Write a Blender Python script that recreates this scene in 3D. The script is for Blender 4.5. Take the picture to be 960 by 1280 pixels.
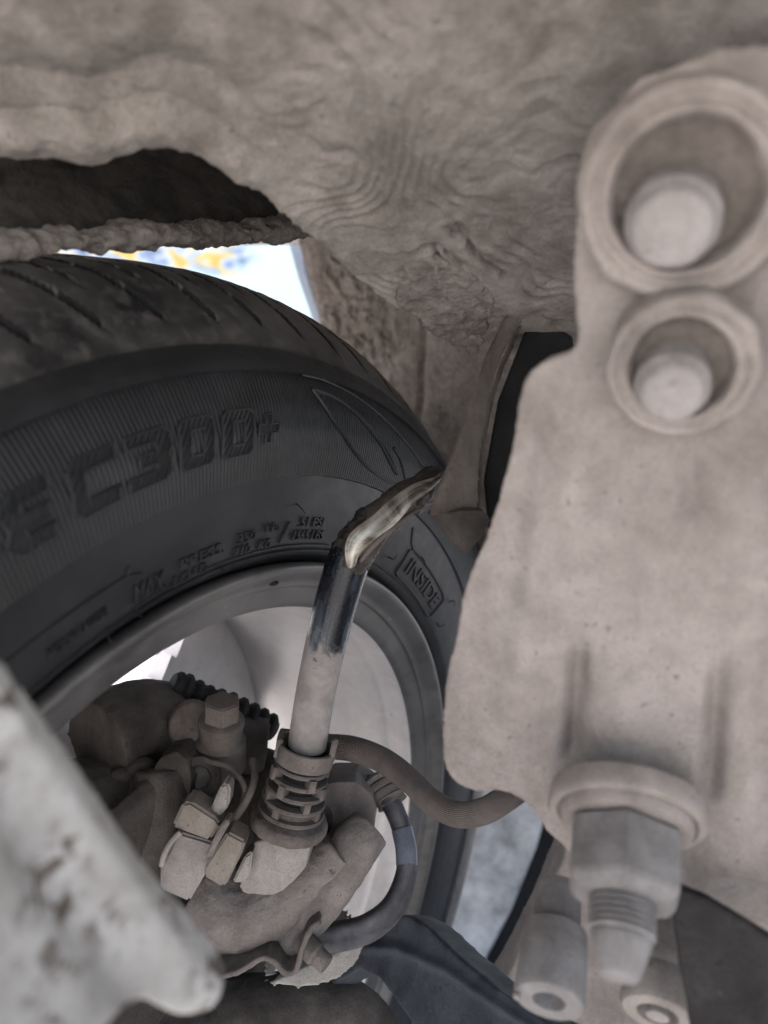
import bpy, math, random
import numpy as np
from mathutils import Vector

for o in list(bpy.data.objects):
    bpy.data.objects.remove(o, do_unlink=True)
SC = bpy.context.scene
COL = SC.collection
H = 0.55                      # camera height above the ground

# ------------------------------------------------------------------ camera
cam_data = bpy.data.cameras.new('camera')
cam = bpy.data.objects.new('camera', cam_data)
COL.objects.link(cam)
cam.location = (0, 0, H)
cam.rotation_euler = (math.radians(90), 0, 0)
cam_data.sensor_fit = 'HORIZONTAL'
cam_data.sensor_width = 36
cam_data.lens = 36
cam_data.clip_start = 0.01
cam_data.clip_end = 500
cam_data.dof.use_dof = True
cam_data.dof.focus_distance = 0.345
cam_data.dof.aperture_fstop = 8.5
SC.camera = cam

# ------------------------------------------------------------------ light
SUN_EL, SUN_AZ = math.radians(50), math.radians(245)    # azimuth from +Y towards +X
world = bpy.data.worlds.new('World')
SC.world = world
world.use_nodes = True
wn = world.node_tree
sky = wn.nodes.new('ShaderNodeTexSky')
sky.sky_type = 'NISHITA'
sky.sun_disc = False
sky.sun_elevation = SUN_EL
sky.sun_rotation = SUN_AZ
sky.air_density = 1.0
sky.dust_density = 2.5
bg = wn.nodes['Background']
bg.inputs['Strength'].default_value = 0.10
wn.links.new(sky.outputs['Color'], bg.inputs['Color'])
sun_data = bpy.data.lights.new('sun', 'SUN')
sun_data.energy = 5.0
sun_data.angle = math.radians(1.0)
sun_data.color = (1.0, 0.955, 0.90)
sun = bpy.data.objects.new('sun', sun_data)
COL.objects.link(sun)
sdir = Vector((math.sin(SUN_AZ) * math.cos(SUN_EL), math.cos(SUN_AZ) * math.cos(SUN_EL), math.sin(SUN_EL)))
sun.rotation_euler = sdir.to_track_quat('Z', 'Y').to_euler()
sun.location = sdir * 5
vs = SC.view_settings
vs.view_transform = 'Standard'
vs.look = 'None'
vs.gamma = 1.0
vs.use_curve_mapping = False
vs.exposure = 2.55
SC.render.engine = 'CYCLES'
SC.cycles.use_denoising = True
SC.cycles.max_bounces = 6
SC.cycles.diffuse_bounces = 2

# ------------------------------------------------------------------ maths helpers
CAM = np.array([0, 0, H])


def ray(px, py):
    return np.array([(px - 480) / 960.0, 1.0, (640 - py) / 960.0])


def U(px, py, d):
    return CAM + ray(px, py) * d


class Plane:
    def __init__(self, a, b, c):
        self.o = np.array(a, float)
        n = np.cross(np.array(b) - a, np.array(c) - a)
        n /= np.linalg.norm(n)
        if n @ (CAM - self.o) < 0:
            n = -n
        self.n = n                     # towards the viewer side

    def at(self, px, py, off=0.0):
        r = ray(px, py)
        t = ((self.o + self.n * off - CAM) @ self.n) / (r @ self.n)
        return CAM + r * t


def unit(v):
    v = np.array(v, float)
    return v / np.linalg.norm(v)


def frame(axis):
    a = unit(axis)
    h = np.array([0, 0, 1.0]) if abs(a[2]) < .9 else np.array([1.0, 0, 0])
    u = unit(np.cross(h, a))
    return u, np.cross(a, u), a


_rng = np.random.default_rng(7)
_perm = _rng.permutation(256)
_perm = np.concatenate([_perm, _perm, _perm])
_val = _rng.uniform(-1, 1, 256)


def vnoise(P):
    P = np.asarray(P, float)
    i = np.floor(P).astype(int)
    f = P - i
    f = f * f * (3 - 2 * f)
    i &= 255

    def h(dx, dy, dz):
        return _val[_perm[_perm[_perm[(i[:, 0] + dx) & 255] + ((i[:, 1] + dy) & 255)] + ((i[:, 2] + dz) & 255)] & 255]
    x, y, z = f[:, 0], f[:, 1], f[:, 2]
    c00 = h(0, 0, 0) * (1 - x) + h(1, 0, 0) * x
    c10 = h(0, 1, 0) * (1 - x) + h(1, 1, 0) * x
    c01 = h(0, 0, 1) * (1 - x) + h(1, 0, 1) * x
    c11 = h(0, 1, 1) * (1 - x) + h(1, 1, 1) * x
    return (c00 * (1 - y) + c10 * y) * (1 - z) + (c01 * (1 - y) + c11 * y) * z


def fbm(P, scale, octaves=4, seed=0.0):
    P = np.asarray(P, float) * scale + seed * 17.31
    s, a, t = 0, 1.0, 0
    for k in range(octaves):
        s = s + a * vnoise(P + k * 31.7)
        t += a
        a *= .5
        P = P * 2.03
    return s / t


def smooth01(x, a, b):
    t = np.clip((x - a) / (b - a), 0, 1)
    return t * t * (3 - 2 * t)


def spline(pts, n=8, closed=False):
    pts = [np.array(p, float) for p in pts]
    out = []
    m = len(pts)
    rng = range(m if closed else m - 1)
    for i in rng:
        g = (lambda k: pts[k % m]) if closed else (lambda k: pts[min(max(k, 0), m - 1)])
        p0, p1, p2, p3 = g(i - 1), g(i), g(i + 1), g(i + 2)
        for j in range(n):
            t = j / n
            out.append(.5 * ((2 * p1) + (-p0 + p2) * t + (2 * p0 - 5 * p1 + 4 * p2 - p3) * t * t + (-p0 + 3 * p1 - 3 * p2 + p3) * t ** 3))
    if not closed:
        out.append(pts[-1])
    return out


# ------------------------------------------------------------------ mesh helpers: each gives (vertices, faces)
def tube(path, radii, seg=20, n=8, caps=True, flat=None):
    if np.isscalar(radii):
        radii = [radii] * len(path)
    pr = spline([np.append(p, r) for p, r in zip(path, radii)], n) if n > 1 else [np.append(p, r) for p, r in zip(path, radii)]
    pts = np.array([q[:3] for q in pr])
    rad = np.maximum(np.array([q[3] for q in pr]), 1e-5)
    tang = np.gradient(pts, axis=0)
    tang /= np.linalg.norm(tang, axis=1)[:, None] + 1e-12
    u, v, _ = frame(tang[0])
    V, F = [], []
    for i, p in enumerate(pts):
        t = tang[i]
        u = unit(u - (u @ t) * t)
        v = np.cross(t, u)
        for k in range(seg):
            a = 2 * math.pi * k / seg
            V.append(p + rad[i] * (math.cos(a) * u + math.sin(a) * v))
    for i in range(len(pts) - 1):
        for k in range(seg):
            k2 = (k + 1) % seg
            F.append((i * seg + k, i * seg + k2, (i + 1) * seg + k2, (i + 1) * seg + k))
    if caps:
        F.append(tuple(range(seg - 1, -1, -1)))
        b = (len(pts) - 1) * seg
        F.append(tuple(range(b, b + seg)))
    return np.array(V), F


def lathe(profile, origin, axis, seg=48, phase=0.0):
    """profile of (radius, height) from one axis end to the other; r=0 closes an end"""
    u, v, a = frame(axis)
    o = np.array(origin, float)
    V, F, rings = [], [], []
    for r, z in profile:
        if r <= 1e-7:
            rings.append([len(V)])
            V.append(o + a * z)
        else:
            rings.append(list(range(len(V), len(V) + seg)))
            for k in range(seg):
                t = 2 * math.pi * k / seg + phase
                V.append(o + a * z + r * (math.cos(t) * u + math.sin(t) * v))
    for A, B in zip(rings[:-1], rings[1:]):
        for k in range(seg):
            k2 = (k + 1) % seg
            if len(A) == 1 and len(B) == 1:
                continue
            if len(A) == 1:
                F.append((A[0], B[k2], B[k]))
            elif len(B) == 1:
                F.append((A[k], A[k2], B[0]))
            else:
                F.append((A[k], A[k2], B[k2], B[k]))
    return np.array(V), F


def prism(outline, direction, thick):
    """closed slab: outline pushed along direction"""
    P = np.array(outline, float)
    d = unit(direction) * thick
    n = len(P)
    V = np.concatenate([P, P + d])
    F = [tuple(range(n - 1, -1, -1)), tuple(range(n, 2 * n))]
    for i in range(n):
        j = (i + 1) % n
        F.append((i, j, n + j, n + i))
    return V, F


def box(center, ax, ay, az, sx, sy, sz):
    c = np.array(center, float)
    ax, ay, az = unit(ax) * sx / 2, unit(ay) * sy / 2, unit(az) * sz / 2
    V = np.array([c + i * ax + j * ay + k * az for k in (-1, 1) for j in (-1, 1) for i in (-1, 1)])
    F = [(0, 2, 3, 1), (4, 5, 7, 6), (0, 1, 5, 4), (2, 6, 7, 3), (0, 4, 6, 2), (1, 3, 7, 5)]
    return V, F


def ball(c, r, squash=(1, 1, 1), seg=20):
    prof = [(0, -1)] + [(math.cos(a), math.sin(a)) for a in np.linspace(-math.pi / 2, math.pi / 2, 11)[1:-1]] + [(0, 1)]
    V, F = lathe(prof, (0, 0, 0), (0, 0, 1), seg)
    return V * np.array(squash) * r + np.array(c), F


def join(parts):
    V, F, o = [], [], 0
    for v, f in parts:
        V.append(np.asarray(v, float))
        F += [tuple(i + o for i in q) for q in f]
        o += len(v)
    return np.concatenate(V), F


def tag(o, label, cat, group=None, kind=None):
    if label:
        o['label'] = label
    if cat:
        o['category'] = cat
    if group:
        o['group'] = group
    if kind:
        o['kind'] = kind
    return o


def thing(name, loc, label, cat, group=None):
    o = bpy.data.objects.new(name, None)
    o.empty_display_size = .02
    COL.objects.link(o)
    o.location = tuple(loc)
    return tag(o, label, cat, group)


def wloc(o):
    v = np.array(o.location)
    return v + wloc(o.parent) if o.parent else v


def mk(name, parts, mat, parent=None, angle=40, bevel=0, uv=None, matidx=None, smooth=True):
    if isinstance(parts, tuple):
        parts = [parts]
    V, F = join(parts)
    org = (V.min(0) + V.max(0)) / 2
    if parent is None:
        org = np.array([org[0], org[1], V[:, 2].min()])
    me = bpy.data.meshes.new(name)
    me.from_pydata((V - org).tolist(), [], F)
    me.validate()
    mats = mat if isinstance(mat, (list, tuple)) else [mat]
    for m in mats:
        me.materials.append(m)
    if matidx is not None:
        me.polygons.foreach_set('material_index', np.asarray(matidx, np.int32))
    if uv is not None:
        layer = me.uv_layers.new(name='UVMap')
        vi = np.empty(len(me.loops), np.int32)
        me.loops.foreach_get('vertex_index', vi)
        layer.data.foreach_set('uv', np.asarray(uv, np.float32)[vi].ravel())
    o = bpy.data.objects.new(name, me)
    COL.objects.link(o)
    if parent is not None:
        o.parent = parent
        o.location = tuple(org - wloc(parent))
    else:
        o.location = tuple(org)
    if bevel:
        import bmesh
        bm = bmesh.new()
        bm.from_mesh(me)
        bmesh.ops.recalc_face_normals(bm, faces=bm.faces)
        es = [e for e in bm.edges if len(e.link_faces) == 2 and e.calc_face_angle() > math.radians(28)]
        bmesh.ops.bevel(bm, geom=es, offset=bevel, segments=2, affect='EDGES', clamp_overlap=True)
        bm.to_mesh(me)
        bm.free()
    if smooth:
        me.polygons.foreach_set('use_smooth', [True] * len(me.polygons))
        if angle < 180:
            me.set_sharp_from_angle(angle=math.radians(angle))
    return o


def cast(name, parts, mat, parent=None, voxel=.001, smooth=6, disp=None, keep=None):
    """union of closed shapes as one cast or pressed piece with rounded edges, then roughened"""
    V, F = join(parts if isinstance(parts, list) else [parts])
    me = bpy.data.meshes.new('tmp')
    me.from_pydata(V.tolist(), [], F)
    me.validate()
    import bmesh
    bm = bmesh.new()
    bm.from_mesh(me)
    bmesh.ops.recalc_face_normals(bm, faces=bm.faces)
    bm.to_mesh(me)
    bm.free()
    o = bpy.data.objects.new('tmp', me)
    COL.objects.link(o)
    m = o.modifiers.new('r', 'REMESH')
    m.mode = 'VOXEL'
    m.voxel_size = voxel
    if smooth:
        s = o.modifiers.new('s', 'SMOOTH')
        s.iterations = smooth
        s.factor = .5
    dg = bpy.context.evaluated_depsgraph_get()
    ev = o.evaluated_get(dg)
    m2 = bpy.data.meshes.new_from_object(ev)
    nv = len(m2.vertices)
    co = np.empty(nv * 3, np.float32)
    m2.vertices.foreach_get('co', co)
    co = co.reshape(-1, 3).astype(float)
    if disp is not None:
        no = np.empty(nv * 3, np.float32)
        m2.vertex_normals.foreach_get('vector', no)
        no = no.reshape(-1, 3)
        co = co + no * disp(co)[:, None]
    bpy.data.objects.remove(o, do_unlink=True)
    bpy.data.meshes.remove(me)
    org = (co.min(0) + co.max(0)) / 2
    if parent is None:
        org = np.array([org[0], org[1], co[:, 2].min()])
    m2.vertices.foreach_set('co', (co - org).astype(np.float32).ravel())
    m2.materials.clear()
    m2.materials.append(mat)
    m2.polygons.foreach_set('use_smooth', [True] * len(m2.polygons))
    m2.update()
    m2.name = name
    ob = bpy.data.objects.new(name, m2)
    COL.objects.link(ob)
    if parent is not None:
        ob.parent = parent
        ob.location = tuple(org - wloc(parent))
    else:
        ob.location = tuple(org)
    return ob


def pix(P):
    """picture position of world points, used to place dents and wear on the real surface"""
    Q = P - CAM
    return 480 + 960 * Q[:, 0] / Q[:, 1], 640 - 960 * Q[:, 2] / Q[:, 1]


# ------------------------------------------------------------------ materials
class NT:
    def __init__(self, name):
        self.m = bpy.data.materials.new(name)
        self.m.use_nodes = True
        self.t = self.m.node_tree
        self.b = self.t.nodes['Principled BSDF']
        self.tc = self.t.nodes.new('ShaderNodeTexCoord')

    def n(self, kind, **kw):
        x = self.t.nodes.new(kind)
        for k, v in kw.items():
            setattr(x, k, v)
        return x

    def l(self, a, b):
        self.t.links.new(a, b)

    def noise(self, scale, detail=6, rough=.6, dist=0.0, vec=None):
        x = self.n('ShaderNodeTexNoise')
        x.inputs['Scale'].default_value = scale
        x.inputs['Detail'].default_value = detail
        x.inputs['Roughness'].default_value = rough
        x.inputs['Distortion'].default_value = dist
        self.l(vec or self.tc.outputs['Object'], x.inputs['Vector'])
        return x.outputs['Fac']

    def ramp(self, fac, stops):
        r = self.n('ShaderNodeValToRGB')
        e = r.color_ramp.elements
        while len(e) < len(stops):
            e.new(.5)
        for k, (p, c) in enumerate(stops):
            e[k].position = p
            e[k].color = (*c, 1) if not np.isscalar(c) else (c, c, c, 1)
        self.l(fac, r.inputs['Fac'])
        return r.outputs['Color']

    def mix(self, fac, a, b, mode='MIX'):
        x = self.n('ShaderNodeMix', data_type='RGBA', blend_type=mode)
        for s, v in ((0, fac), (6, a), (7, b)):
            if hasattr(v, 'links'):
                self.l(v, x.inputs[s])
            elif s == 0:
                x.inputs[0].default_value = v
            else:
                x.inputs[s].default_value = (*v, 1)
        return x.outputs[2]

    def math(self, op, a, b=0.0):
        x = self.n('ShaderNodeMath', operation=op)
        for s, v in ((0, a), (1, b)):
            if hasattr(v, 'links'):
                self.l(v, x.inputs[s])
            else:
                x.inputs[s].default_value = v
        return x.outputs[0]

    def bump(self, height, strength, dist, prev=None):
        x = self.n('ShaderNodeBump')
        x.inputs['Strength'].default_value = strength
        x.inputs['Distance'].default_value = dist
        self.l(height, x.inputs['Height'])
        if prev is not None:
            self.l(prev, x.inputs['Normal'])
        return x.outputs['Normal']

    def done(self, color, rough=.85, normal=None, metal=0.0, spec=.3):
        for key, v in (('Base Color', color), ('Roughness', rough), ('Metallic', metal)):
            if hasattr(v, 'links'):
                self.l(v, self.b.inputs[key])
            else:
                self.b.inputs[key].default_value = (*v, 1) if key == 'Base Color' else v
        self.b.inputs['Specular IOR Level'].default_value = spec
        if normal is not None:
            self.l(normal, self.b.inputs['Normal'])
        return self.m


def dusty(name, light, dark, scale=60, grit=900, bump=.5, speck=None, speck_amt=.62, rough=.9, big=18, pits=.5):
    """road dust over paint: broad tone changes, run streaks, small clots, pits and fine grit"""
    k = NT(name)
    light = tuple(x * .72 for x in light)
    dark = tuple(x * .66 for x in dark)
    a = k.noise(big, 5, .6, .3)
    b = k.noise(scale, 8, .65, .4)
    c = k.noise(grit, 4, .7)
    p = k.noise(grit * .42, 2, .5, .2)
    mp = k.n('ShaderNodeMapping')
    mp.inputs['Scale'].default_value = (big * 5, big * 5, big * .8)
    k.l(k.tc.outputs['Object'], mp.inputs['Vector'])
    st_ = k.noise(1.0, 5, .6, .4, mp.outputs[0])
    t = k.mix(.45, k.mix(.35, a, st_), b)
    col = k.mix(k.ramp(t, [(.40, 0.0), (.60, 1.0)]), dark, light)
    col = k.mix(k.ramp(c, [(.32, .30), (.52, 0.0)]), col, tuple(x * .45 for x in dark))
    col = k.mix(k.ramp(c, [(.56, 0.0), (.72, .18)]), col, tuple(min(1, x * 1.45) for x in light))
    pz = k.math('MULTIPLY', k.ramp(p, [(.66, 0.0), (.72, 1.0)]), k.ramp(b, [(.48, 0.0), (.56, 1.0)]))
    col = k.mix(k.math('MULTIPLY', pz, pits), col, tuple(x * .25 for x in dark))
    if speck:
        s = k.noise(scale * 2.3, 5, .7, .6)
        col = k.mix(k.ramp(s, [(speck_amt, 0.0), (speck_amt + .07, .85)]), col, tuple(x * .7 for x in speck))
    n = k.bump(b, bump, .0022)
    n = k.bump(c, min(1, bump * 1.5), .0006, n)
    n = k.bump(k.math('SUBTRACT', 1.0, pz), .5 * pits, .0008, n)
    return k.done(col, rough, n, spec=.15)


M = {}
M['dust'] = dusty('road_dust', (.375, .330, .304), (.235, .202, .182), 55, 1100, .45)
M['dust_top'] = dusty('caked_underseal', (.33, .298, .268), (.185, .162, .142), 70, 800, .6, (.12, .10, .088), .68)
M['crust'] = dusty('flaking_crust', (.30, .265, .238), (.16, .136, .12), 130, 800, 1.0, (.06, .048, .040), .62)
M['arch'] = dusty('blistered_arch', (.30, .26, .235), (.15, .122, .105), 130, 800, 1.2, (.07, .056, .05), .6)
M['fender'] = dusty('dusty_shaded_liner', (.070, .062, .054), (.018, .017, .016), 60, 700, .9)  # shade from the panel overhead put into the liner colour
M['fender_lip'] = dusty('dusty_lip', (.27, .24, .22), (.13, .115, .10), 200, 900, 1.0)
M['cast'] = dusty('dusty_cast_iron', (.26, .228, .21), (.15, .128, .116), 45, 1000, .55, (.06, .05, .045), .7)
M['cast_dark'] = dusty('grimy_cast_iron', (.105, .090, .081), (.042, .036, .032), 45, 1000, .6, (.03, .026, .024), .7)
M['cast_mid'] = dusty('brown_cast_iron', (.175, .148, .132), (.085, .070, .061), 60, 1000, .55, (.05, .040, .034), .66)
M['pale'] = dusty('pale_dust', (.38, .345, .318), (.24, .21, .192), 70, 1200, .45, (.12, .085, .07), .66)
M['boot'] = dusty('dusty_rubber', (.20, .17, .155), (.08, .068, .06), 60, 1100, .4)
M['steel'] = dusty('dusty_steel', (.355, .325, .312), (.23, .205, .19), 50, 1000, .35, rough=.7)
M['shield'] = dusty('dusty_shield', (.50, .455, .41), (.30, .27, .24), 60, 900, .4)
M['bluedark'] = dusty('dark_blue_flare', (.082, .090, .106), (.040, .044, .052), 60, 900, .3, rough=.55)  # blue flare over the arm put into its colour
M['black'] = dusty('black_rubber', (.022, .021, .021), (.010, .010, .010), 60, 900, .4, rough=.7)
M['darkplate'] = dusty('dark_plate', (.060, .055, .055), (.030, .027, .027), 50, 900, .5, (.16, .13, .11), .66)
M['torn_core'] = dusty('greasy_core', (.085, .072, .060), (.020, .017, .015), 90, 700, .6, rough=.45)
M['cup_shade'] = dusty('dark_cup_shade', (.20, .17, .152), (.12, .10, .088), 120, 900, .5)  # darker colour for the shaded floor of the bolt cups
M['stud'] = dusty('dusty_stud', (.30, .285, .28), (.17, .155, .15), 60, 1100, .4, rough=.75)
M['plastic'] = dusty('dusty_connector', (.30, .262, .225), (.19, .16, .135), 60, 1100, .35, (.10, .06, .045), .66)


def mat_white_arm():
    k = NT('chipped_white_paint')
    a = k.noise(30, 5, .6, .4)
    b = k.noise(170, 6, .65, .6)
    c = k.noise(620, 5, .7)
    z = k.ramp(k.noise(28, 3, .5, .3), [(.44, 0.0), (.56, 1.0)])
    col = k.mix(k.ramp(a, [(.35, 0.0), (.62, 1.0)]), (.25, .238, .222), (.40, .39, .375))
    col = k.mix(k.math('MULTIPLY', z, k.ramp(b, [(.43, .95), (.52, 0.0)])), col, (.06, .044, .034))
    col = k.mix(k.ramp(c, [(.30, .5), (.44, 0.0)]), col, (.11, .088, .072))
    n = k.bump(b, .5, .002)
    n = k.bump(c, .4, .0006, n)
    return k.done(col, .8, n, spec=.2)


def mat_tyre(name, ribs=False, tread=False):
    k = NT(name)
    uv = k.tc.outputs['UV']
    a = k.noise(26, 6, .62, .5)
    b = k.noise(150, 6, .7, .3)
    c = k.noise(1400, 3, .7)
    base = k.mix(k.ramp(a, [(.38, 0.0), (.66, 1.0)]), (.0065, .0070, .0082), (.0155, .0160, .0178))
    if tread:
        base = k.mix(k.ramp(a, [(.36, 0.0), (.60, 1.0)]), (.010, .010, .0105), (.044, .042, .040))
        base = k.mix(k.ramp(b, [(.50, 0.0), (.68, .5)]), base, (.10, .094, .088))
    else:
        base = k.mix(k.ramp(b, [(.55, 0.0), (.8, .30)]), base, (.040, .038, .036))
    base = k.mix(k.ramp(c, [(.55, 0.0), (.75, .22)]), base, (.055, .052, .050))
    n = k.bump(c, .35, .0003)
    if ribs:
        sep = k.n('ShaderNodeSeparateXYZ')
        k.l(uv, sep.inputs[0])
        u = k.math('MULTIPLY', sep.outputs[0], 900.0)
        w = k.math('ADD', u, k.math('MULTIPLY', sep.outputs[1], 3.0))
        s = k.math('SINE', k.math('MULTIPLY', w, 6.28318))
        n = k.bump(s, .55, .0006, n)
    return k.done(base, k.ramp(b, [(.3, .38), (.7, .58)]), n, spec=.27)


def mat_hatch():
    k = NT('hatched_rubber')
    sep = k.n('ShaderNodeSeparateXYZ')
    k.l(k.tc.outputs['UV'], sep.inputs[0])
    w = k.math('ADD', k.math('MULTIPLY', sep.outputs[0], 7.0), k.math('MULTIPLY', sep.outputs[1], -4.2))
    s = k.math('SINE', k.math('MULTIPLY', w, 6.28318))
    n = k.bump(s, 1.0, .0012)
    c = k.noise(900, 3, .7)
    col = k.mix(k.ramp(c, [(.5, 0.0), (.75, .3)]), (.0095, .0100, .0115), (.040, .039, .038))
    return k.done(col, .46, n, spec=.27)


def mat_rim(name, light, dark, metal=.25):
    k = NT(name)
    a = k.noise(14, 5, .6, .3)
    b = k.noise(90, 6, .65, .4)
    c = k.noise(700, 4, .7)
    d = k.noise(190, 3, .5)
    col = k.mix(k.ramp(k.mix(.4, a, b), [(.36, 0.0), (.62, 1.0)]), dark, light)
    col = k.mix(k.ramp(c, [(.25, .35), (.42, 0.0)]), col, (.12, .10, .09))
    col = k.mix(k.ramp(d, [(.70, 0.0), (.75, .8)]), col, (.16, .14, .13))
    n = k.bump(c, .15, .0003)
    return k.done(col, k.ramp(b, [(.3, .36), (.7, .56)]), n, metal=metal, spec=.4)


def mat_rod():
    """dusty sheath rubbed down to wet blue-black rubber towards the torn end"""
    k = NT('rubbed_sheath')
    sep = k.n('ShaderNodeSeparateXYZ')
    k.l(k.tc.outputs['UV'], sep.inputs[0])
    b = k.noise(120, 6, .65, .5)
    c = k.noise(1000, 4, .7)
    t = k.math('ADD', sep.outputs[1], k.math('MULTIPLY', k.math('SUBTRACT', b, .5), .55))
    wear = k.ramp(t, [(.42, 0.0), (.455, .75), (.52, 1.0)])
    dust = k.mix(k.ramp(b, [(.35, 0.0), (.65, 1.0)]), (.155, .138, .13), (.235, .212, .20))
    streak = k.n('ShaderNodeTexNoise')
    streak.inputs['Scale'].default_value = 1.0
    streak.inputs['Detail'].default_value = 6
    mp = k.n('ShaderNodeMapping')
    mp.inputs['Scale'].default_value = (14, 3.0, 1)
    k.l(k.tc.outputs['UV'], mp.inputs['Vector'])
    k.l(mp.outputs[0], streak.inputs['Vector'])
    blk = k.mix(k.ramp(streak.outputs['Fac'], [(.50, 0.0), (.72, .8)]), (.004, .005, .008), (.05, .07, .095))
    col = k.mix(wear, dust, blk)
    col = k.mix(k.ramp(c, [(.58, 0.0), (.75, .35)]), col, (.17, .165, .16))
    n = k.bump(c, .3, .0004)
    rg = k.mix(wear, (.9, .9, .9), (.24, .24, .24))
    return k.done(col, rg, n, spec=.35)


def mat_torn():
    k = NT('torn_skin')
    mp = k.n('ShaderNodeMapping')
    mp.inputs['Scale'].default_value = (3, 1.4, 1)
    k.l(k.tc.outputs['UV'], mp.inputs['Vector'])
    st_ = k.noise(1.0, 4, .5, .3, mp.outputs[0])
    b = k.noise(70, 4, .55, .5)
    c = k.noise(900, 4, .7)
    col = k.ramp(k.mix(.55, st_, b), [(.38, (.025, .020, .018)), (.44, (.11, .085, .070)), (.48, (.20, .185, .155)), (.58, (.38, .365, .32))])
    n = k.bump(st_, .2, .0004)
    n = k.bump(c, .3, .0004, n)
    return k.done(col, .26, n, metal=.45, spec=.5)


def mat_hose(name, light, dark, freq, around=True):
    k = NT(name)
    sep = k.n('ShaderNodeSeparateXYZ')
    k.l(k.tc.outputs['UV'], sep.inputs[0])
    s = k.math('SINE', k.math('MULTIPLY', sep.outputs[0 if around else 1], 6.28318 * freq))
    b = k.noise(70, 6, .65, .4)
    c = k.noise(1100, 4, .7)
    col = k.mix(k.ramp(b, [(.34, 0.0), (.66, 1.0)]), dark, light)
    col = k.mix(k.math('MULTIPLY', k.math('ADD', s, 1.0), .22), col, tuple(x * .4 for x in dark))
    n = k.bump(s, .8, .0006)
    n = k.bump(c, .3, .0004, n)
    return k.done(col, .8, n, spec=.2)


def mat_concrete(name, light, dark, streak=False):
    k = NT(name)
    a = k.noise(4 if not streak else 22, 6, .6, .3)
    b = k.noise(60, 8, .7, .3)
    c = k.noise(500, 4, .7)
    col = k.mix(k.ramp(k.mix(.5, a, b), [(.38, 0.0), (.62, 1.0)]), dark, light)
    col = k.mix(k.ramp(c, [(.3, .35), (.45, 0.0)]), col, tuple(x * .5 for x in dark))
    n = k.bump(b, .5, .003)
    return k.done(col, .9, n, spec=.2)


def mat_print():
    """pale panel far outside with a faded yellow and blue print"""
    k = NT('printed_panel')
    v = k.tc.outputs['UV']
    sep = k.n('ShaderNodeSeparateXYZ')
    k.l(v, sep.inputs[0])
    a = k.noise(9, 4, .55, 1.0, v)
    b = k.noise(14, 4, .55, 1.4, v)
    base = (.17, .225, .25)
    band = k.ramp(k.math('ADD', sep.outputs[1], k.math('MULTIPLY', k.math('SUBTRACT', a, .5), .25)), [(.42, 0.0), (.45, 1.0)])
    side = k.ramp(sep.outputs[0], [(.60, 1.0), (.66, 0.0)])
    pr = k.ramp(b, [(.36, (.02, .035, .08)), (.44, (.09, .13, .21)), (.50, (.16, .20, .23)), (.55, (.20, .15, .02)), (.66, (.17, .11, .02))])
    col = k.mix(k.math('MULTIPLY', band, side), base, pr)
    return k.done(col, .5, None, spec=.3)


M['white_arm'] = mat_white_arm()
M['tyre'] = mat_tyre('tyre_rubber')
M['tyre_rib'] = mat_tyre('ribbed_rubber', ribs=True)
M['tread'] = mat_tyre('dusty_tread', tread=True)
M['hatch'] = mat_hatch()
M['rim'] = mat_rim('silver_rim', (.56, .535, .53), (.40, .38, .375))
M['rim_dark'] = mat_rim('shaded_flange', (.115, .110, .107), (.05, .048, .047), .4)  # flange shade put into a darker copy of the rim colour
M['rod'] = mat_rod()
M['torn'] = mat_torn()
M['hose'] = mat_hose('ridged_hose', (.21, .18, .165), (.12, .10, .092), 46)
M['cable'] = mat_hose('smooth_cable', (.13, .125, .13), (.045, .045, .05), 5)
M['ground'] = mat_concrete('dusty_concrete', (.40, .39, .385), (.29, .28, .275))
M['kerb'] = mat_concrete('pale_concrete', (.46, .475, .50), (.20, .207, .22), True)
M['gap'] = dusty('shadowed_gap', (.022, .024, .028), (.012, .013, .015), 50, 800, .5)
M['print'] = mat_print()
M['bodypaint'] = dusty('grey_blue_paint', (.30, .34, .40), (.24, .27, .32), 20, 500, .1, rough=.4)
M['cable_sheen'] = dusty('pale_cable_sheen', (.15, .16, .20), (.09, .10, .125), 60, 900, .2, rough=.32)  # bluish highlight on the cable put into a paler colour

# ------------------------------------------------------------------ setting: ground
gv = np.array([(-40, -40, 0), (40, -40, 0), (40, 40, 0), (-40, 40, 0)], float)
g = mk('ground', [(gv, [(0, 1, 2, 3)])], M['ground'], smooth=False)
g['kind'] = 'structure'

# ------------------------------------------------------------------ wheel: centre, axis (outboard) and in-plane axes
WC = np.array([-0.0726, 0.3482, -0.217]) + CAM
WN = unit([-0.83987, 0.51098, 0.18309])
E1 = unit([0.51976, 0.85431, 0])
E2 = unit([0.15642, -0.09517, 0.98310])


def W(r, th, a):
    return WC + WN * a + r * (math.cos(th) * E1 + math.sin(th) * E2)


def Wv(r, th, a):
    r, th, a = np.broadcast_arrays(r, th, a)
    return WC + a[..., None] * WN + (r * np.cos(th))[..., None] * E1 + (r * np.sin(th))[..., None] * E2


wheel = thing('wheel', (WC[0], WC[1], 0), 'car wheel with worn black tyre and pale silver rim, seen from its inner side', 'wheel')

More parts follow.
